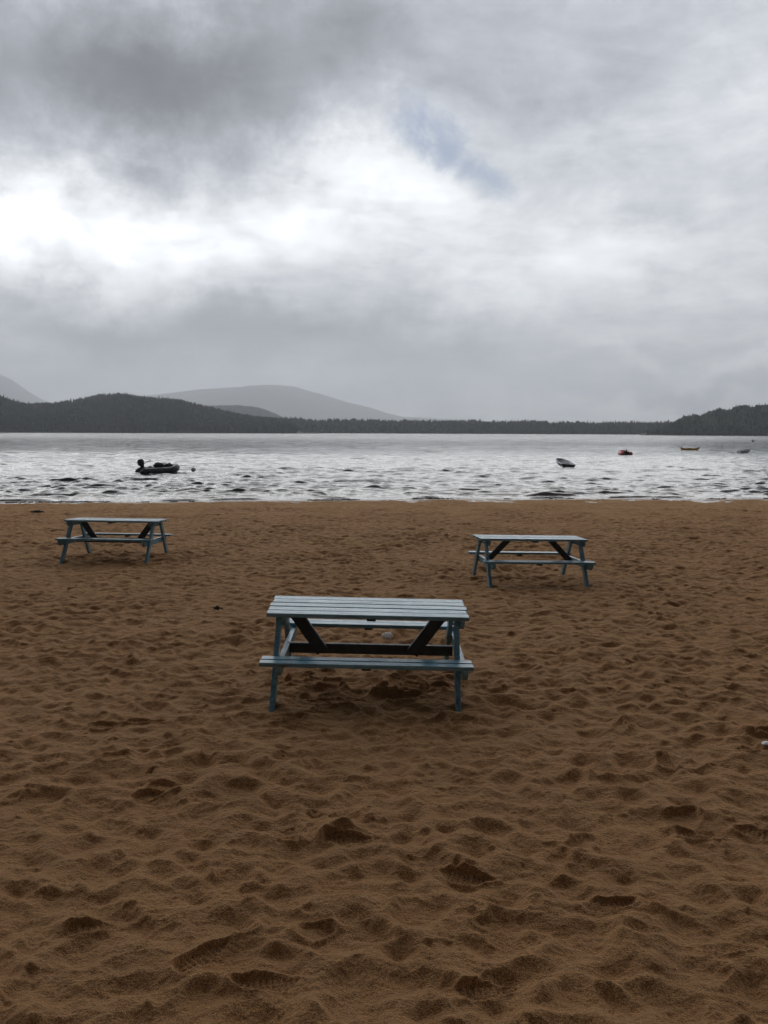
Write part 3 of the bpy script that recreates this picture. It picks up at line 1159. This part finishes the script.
def rowing_boat(L_, Wd, free_s, free_b, hull, inner, trim, name='rowing_boat'):
    """open boat, stern at -X, bow at +X; hull shell, inner shell, gunwale, thwarts, transom"""
    root = empty(name, (0, 0, 0))
    ns, nn_ = 16, 9

    def sec(t, inset):
        x = (-.5 + t) * L_
        wdt = Wd / 2 * (.93 + .07 * math.sin(t * 4)) * (1 - max(0, t - .35) ** 2.6 * 1.75)
        wdt = max(wdt, .03) - inset
        wdt = max(wdt, .012)
        top = free_s + (free_b - free_s) * t ** 2.0
        keel = -.10 + .34 * max(0, t - .6) ** 1.6 / .4 ** 1.6 * .9 + inset * 1.3
        pts = []
        for k in range(2 * nn_ + 1):
            a = -1 + k / nn_
            yy = wdt * math.copysign(abs(a) ** .75, a)
            zz_ = keel + (top - keel) * abs(a) ** 2.6
            pts.append((x - (inset * .8 if t > .9 else 0), yy, zz_))
        return pts

    def shell(inset):
        bm = bmesh.new()
        rows = [[bm.verts.new(p) for p in sec(i / ns, inset)] for i in range(ns + 1)]
        for a, b_ in zip(rows, rows[1:]):
            for k in range(len(a) - 1):
                bm.faces.new((a[k], a[k + 1], b_[k + 1], b_[k]))
        return bm, rows
    bm, rows = shell(0)
    bm.faces.new([v for v in rows[-1]])
    hl_ = bm_obj('hull', bm, hull, root, smooth=True)
    bm, rows = shell(.03)
    bm_obj('inner_hull', bm, inner, hl_, smooth=True)
    p0 = sec(0, 0)
    bm = bmesh.new()
    xs_ = p0[0][0]
    add_prism(bm, [(p[1], p[2]) for p in p0], 0, xs_ - .012, xs_ + .028)
    bm_obj('transom', bm, m_wdk if hull is m_hull else hull, root)
    bm = bmesh.new()
    lft = [sec(i / ns, 0)[0] for i in range(ns + 1)]
    rgt = [sec(i / ns, 0)[-1] for i in range(ns + 1)]
    add_tube(bm, lft + rgt[::-1], .022, 6)
    add_tube(bm, [lft[0], rgt[0]], .022, 6)
    bm_obj('gunwale', bm, trim, root)
    for t in (.30, .62):
        q = sec(t, .03)
        z_ = q[0][2] - .14
        bm = bmesh.new()
        add_box(bm, (q[0][0], 0, z_), (.20, abs(q[0][1]) * 1.86, .025))
        bm_obj('thwart', bm, m_wood, root, bevel=.004)
    return root


wx_, wy_ = on_water(567, 468.5)
d1_ = rowing_boat(2.3, 1.22, .26, .36, m_hull, m_gry, m_wht, 'dinghy')
d1_.location = (wx_, wy_ + 1.2, WATER_Z + .20)
d1_.rotation_euler = (.06, -.12, PI / 2 + .10)
tag(d1_, 'white-rimmed open dinghy with dark stern, grey inside, riding bow-high', 'dinghy')
wx_, wy_ = on_water(744, 453)
d2_ = rowing_boat(1.7, .95, .26, .50, m_wht, m_gry, m_wht, 'dinghy')
d2_.location = (wx_, wy_, WATER_Z + .02)
d2_.rotation_euler = (.06, 0, .25)
tag(d2_, 'tiny pale grey boat low in the water at the far right', 'dinghy')

# yellow kayak
wx_, wy_ = on_water(690, 450)
kr = empty('kayak', (wx_, wy_, WATER_Z))
kr.rotation_euler = (0, -.02, -.2)
bm = bmesh.new()
rows = []
nk = 22
for i in range(nk + 1):
    t = i / nk
    x = (-.5 + t) * 2.9
    wdt = .36 * max(.03, math.sin(PI * t) ** .8)
    lo_ = -.06 + .22 * abs(2 * t - 1) ** 4
    hi_ = .30 + .18 * abs(2 * t - 1) ** 3
    mid = (lo_ + hi_) / 2
    rows.append([bm.verts.new((x, wdt * math.cos(a), mid + (hi_ - lo_) / 2 * math.sin(a))) for a in [2 * PI * k / 14 for k in range(14)]])
for a, b_ in zip(rows, rows[1:]):
    for k in range(14): bm.faces.new((a[k], a[(k + 1) % 14], b_[(k + 1) % 14], b_[k]))
bm.faces.new(rows[0][::-1])
bm.faces.new(rows[-1])
bm_obj('hull', bm, m_yel, kr, smooth=True)
bm = bmesh.new()
add_lathe(bm, [(.20, .0), (.235, .02), (.235, .05), (.20, .06), (.17, .03), (.16, -.06), (0, -.07)], (0, 0, .29), 20)
for v in bm.verts: v.co.x = v.co.x * 1.9 - .1
bm_obj('cockpit_rim', bm, m_blk, kr, smooth=True)
tag(kr, 'long low yellow-orange kayak afloat far out on the right', 'kayak')


def buoy(loc, r_, body, band_, label):
    e = empty('mooring_buoy', loc)
    bm = bmesh.new()
    add_lathe(bm, [(0, -.95 * r_), (.6 * r_, -.75 * r_), (.93 * r_, -.35 * r_), (r_, 0), (.93 * r_, .36 * r_), (.62 * r_, .74 * r_), (.2 * r_, .95 * r_), (0, .98 * r_)], n=20)
    bm_obj('float', bm, body, e, smooth=True)
    bm = bmesh.new()
    add_lathe(bm, [(r_ * .99, -.16 * r_), (r_ * 1.03, -.1 * r_), (r_ * 1.03, .1 * r_), (r_ * .99, .16 * r_)], n=20)
    bm_obj('band', bm, band_, e, smooth=True)
    bm = bmesh.new()
    n_ = 12
    add_tube(bm, [(math.cos(2 * PI * k / n_) * r_ * .22, 0, r_ * 1.12 + math.sin(2 * PI * k / n_) * r_ * .22) for k in range(n_ + 1)], r_ * .05, 6)
    bm_obj('ring', bm, m_bolt, e)
    tag(e, label, 'buoy')
    return e


wx_, wy_ = on_water(193.5, 471)
buoy((wx_, wy_, WATER_Z + .09), .17, m_wht, m_org, 'small white and orange mooring buoy beside the dark inflatable dinghy')
wx_, wy_ = on_water(753, 441.8)
buoy((wx_, wy_, WATER_Z + .15), .42, m_blk, m_dgr, 'black mooring buoy far out near the right shore')

# ------------------------------------------------------------------ litter and weed on the sand
m_pls = simple_mat('crumpled_white_plastic', (0.86, 0.87, 0.88), 0.3, .15, 60)


def on_sand(u, v):
    d = ray(u, v)
    t = 2.0
    for _ in range(4000):
        p = Vector((0, 0, CAM_H)) + d * t
        zs_ = sand_z(p.x, p.y)
        if p.z < zs_: break
        t += max(0.004, (p.z - zs_) * .6)
    return p.x, p.y, sand_z(p.x, p.y)


def crumple(name, u, v, size, seed, label, cat, mat):
    bm = bmesh.new()
    bmesh.ops.create_icosphere(bm, subdivisions=4, radius=1)
    co = np.array([v_.co for v_ in bm.verts])
    a = 1 - 2 * np.abs(perlin(co[:, 0] * 2 + seed, co[:, 1] * 2 + co[:, 2], seed))
    b_ = 1 - 2 * np.abs(perlin(co[:, 1] * 3 + 5, co[:, 2] * 3 + co[:, 0] * 1.5 + seed, seed + 3))
    for v_, q1, q2 in zip(bm.verts, a, b_):
        v_.co *= .62 + .30 * q1 + .22 * q2
        v_.co = Vector((v_.co.x * size[0], v_.co.y * size[1], v_.co.z * size[2]))
    o = bm_obj(name, bm, mat)
    x, y, z = on_sand(u, v)
    o.location = (x, y, z + size[2] * .45)
    tag(o, label, cat)
    return o


crumple('crumpled_plastic', 387.5, 637.5, (.062, .045, .040), 5, 'crumpled white plastic lying on the sand behind the nearest picnic table', 'litter', m_pls)
crumple('paper_scrap', 767, 744.5, (.040, .028, .014), 9, 'small white scrap on the sand at the right edge of the picture', 'litter', m_pls)

m_weed = simple_mat('dark_weed', (0.020, 0.015, 0.011), 0.7, .4, 30)


def weed(u, v, wdt, n_, seed, label):
    r_ = random.Random(seed)
    x, y, z = on_sand(u, v)
    bm = bmesh.new()
    for k in range(n_):
        a = r_.uniform(0, PI)
        px_, py_ = r_.gauss(0, wdt * .28), r_.gauss(0, wdt * .16)
        l = r_.uniform(.3, .8) * wdt * .5
        pts = []
        for q in range(5):
            t = (q / 4 - .5) * 2
            pts.append((px_ + math.cos(a) * l * t + r_.gauss(0, .012), py_ + math.sin(a) * l * t * .6 + r_.gauss(0, .012), .012 + abs(r_.gauss(0, .022)) * (1 - t * t * .5)))
        add_tube(bm, pts, [.003, .008, .009, .007, .002], 5)
    o = bm_obj('seaweed_clump', bm, m_weed)
    o.location = (x, y, z)
    tag(o, label, 'seaweed')


weed(38, 512.5, .30, 46, 1, 'dark clump of washed-up weed near the water at far left')
weed(217, 610.5, .08, 14, 2, 'small dark tuft of weed on open sand left of the nearest table')

# peat crumbs, twigs and weed left in a broken line where the water laps
r_ = np.random.default_rng(77)
n_ = 2600
dx_ = r_.uniform(-19, 21, n_)
keep = perlin(dx_ / 1.9, dx_ * 0 + .7, 91) + .5 * perlin(dx_ / .5, dx_ * 0 + 4.7, 93) > -.02
dx_ = dx_[keep]
n_ = len(dx_)
dy_ = shore_y(dx_) - .05 + r_.normal(0, .10, n_)
ln = r_.uniform(.02, .09, n_)
an = r_.normal(0, .5, n_)
oc = np.array([(1, 0, 0), (0, 1, 0), (-1, 0, 0), (0, -1, 0), (0, 0, 1), (0, 0, -1)], float)
P = oc[None] * np.stack([ln, ln * r_.uniform(.25, .6, n_), r_.uniform(.008, .035, n_)], -1)[:, None, :]
P = P * r_.uniform(.7, 1.3, P.shape)
Px = P[..., 0] * np.cos(an)[:, None] - P[..., 1] * np.sin(an)[:, None] + dx_[:, None]
Py = P[..., 0] * np.sin(an)[:, None] + P[..., 1] * np.cos(an)[:, None] + dy_[:, None]
zb = np.array([sand_z(a, b_) for a, b_ in zip(dx_, dy_)])
Pz = P[..., 2] + np.maximum(zb, WATER_Z)[:, None] + .012
tri = np.array([(0, 1, 4), (1, 2, 4), (2, 3, 4), (3, 0, 4), (1, 0, 5), (2, 1, 5), (3, 2, 5), (0, 3, 5)])
Fc = (np.arange(n_) * 6)[:, None, None] + tri[None]
db = np_mesh('shoreline_debris', np.stack([Px, Py, Pz], -1).reshape(-1, 3), Fc.reshape(-1, 3), m_weed, k=3)
tag(db, 'broken dark line of washed-up peat and weed along the water edge', 'debris', kind='stuff')

# ------------------------------------------------------------------ render settings
sc.render.engine = 'CYCLES'
sc.view_settings.view_transform = 'Standard'
sc.view_settings.look = 'None'
sc.view_settings.exposure = 0.12
sc.view_settings.gamma = 1.0
sc.view_settings.use_curve_mapping = False
sc.cycles.use_denoising = True
sc.cycles.denoiser = 'OPENIMAGEDENOISE'
sc.cycles.denoising_input_passes = 'RGB_ALBEDO_NORMAL'
sc.cycles.denoising_prefilter = 'ACCURATE'
sc.cycles.max_bounces = 6
sc.cycles.diffuse_bounces = 2
sc.cycles.glossy_bounces = 3
sc.cycles.volume_bounces = 1
sc.cycles.use_adaptive_sampling = True
sc.cycles.adaptive_threshold = 0.02
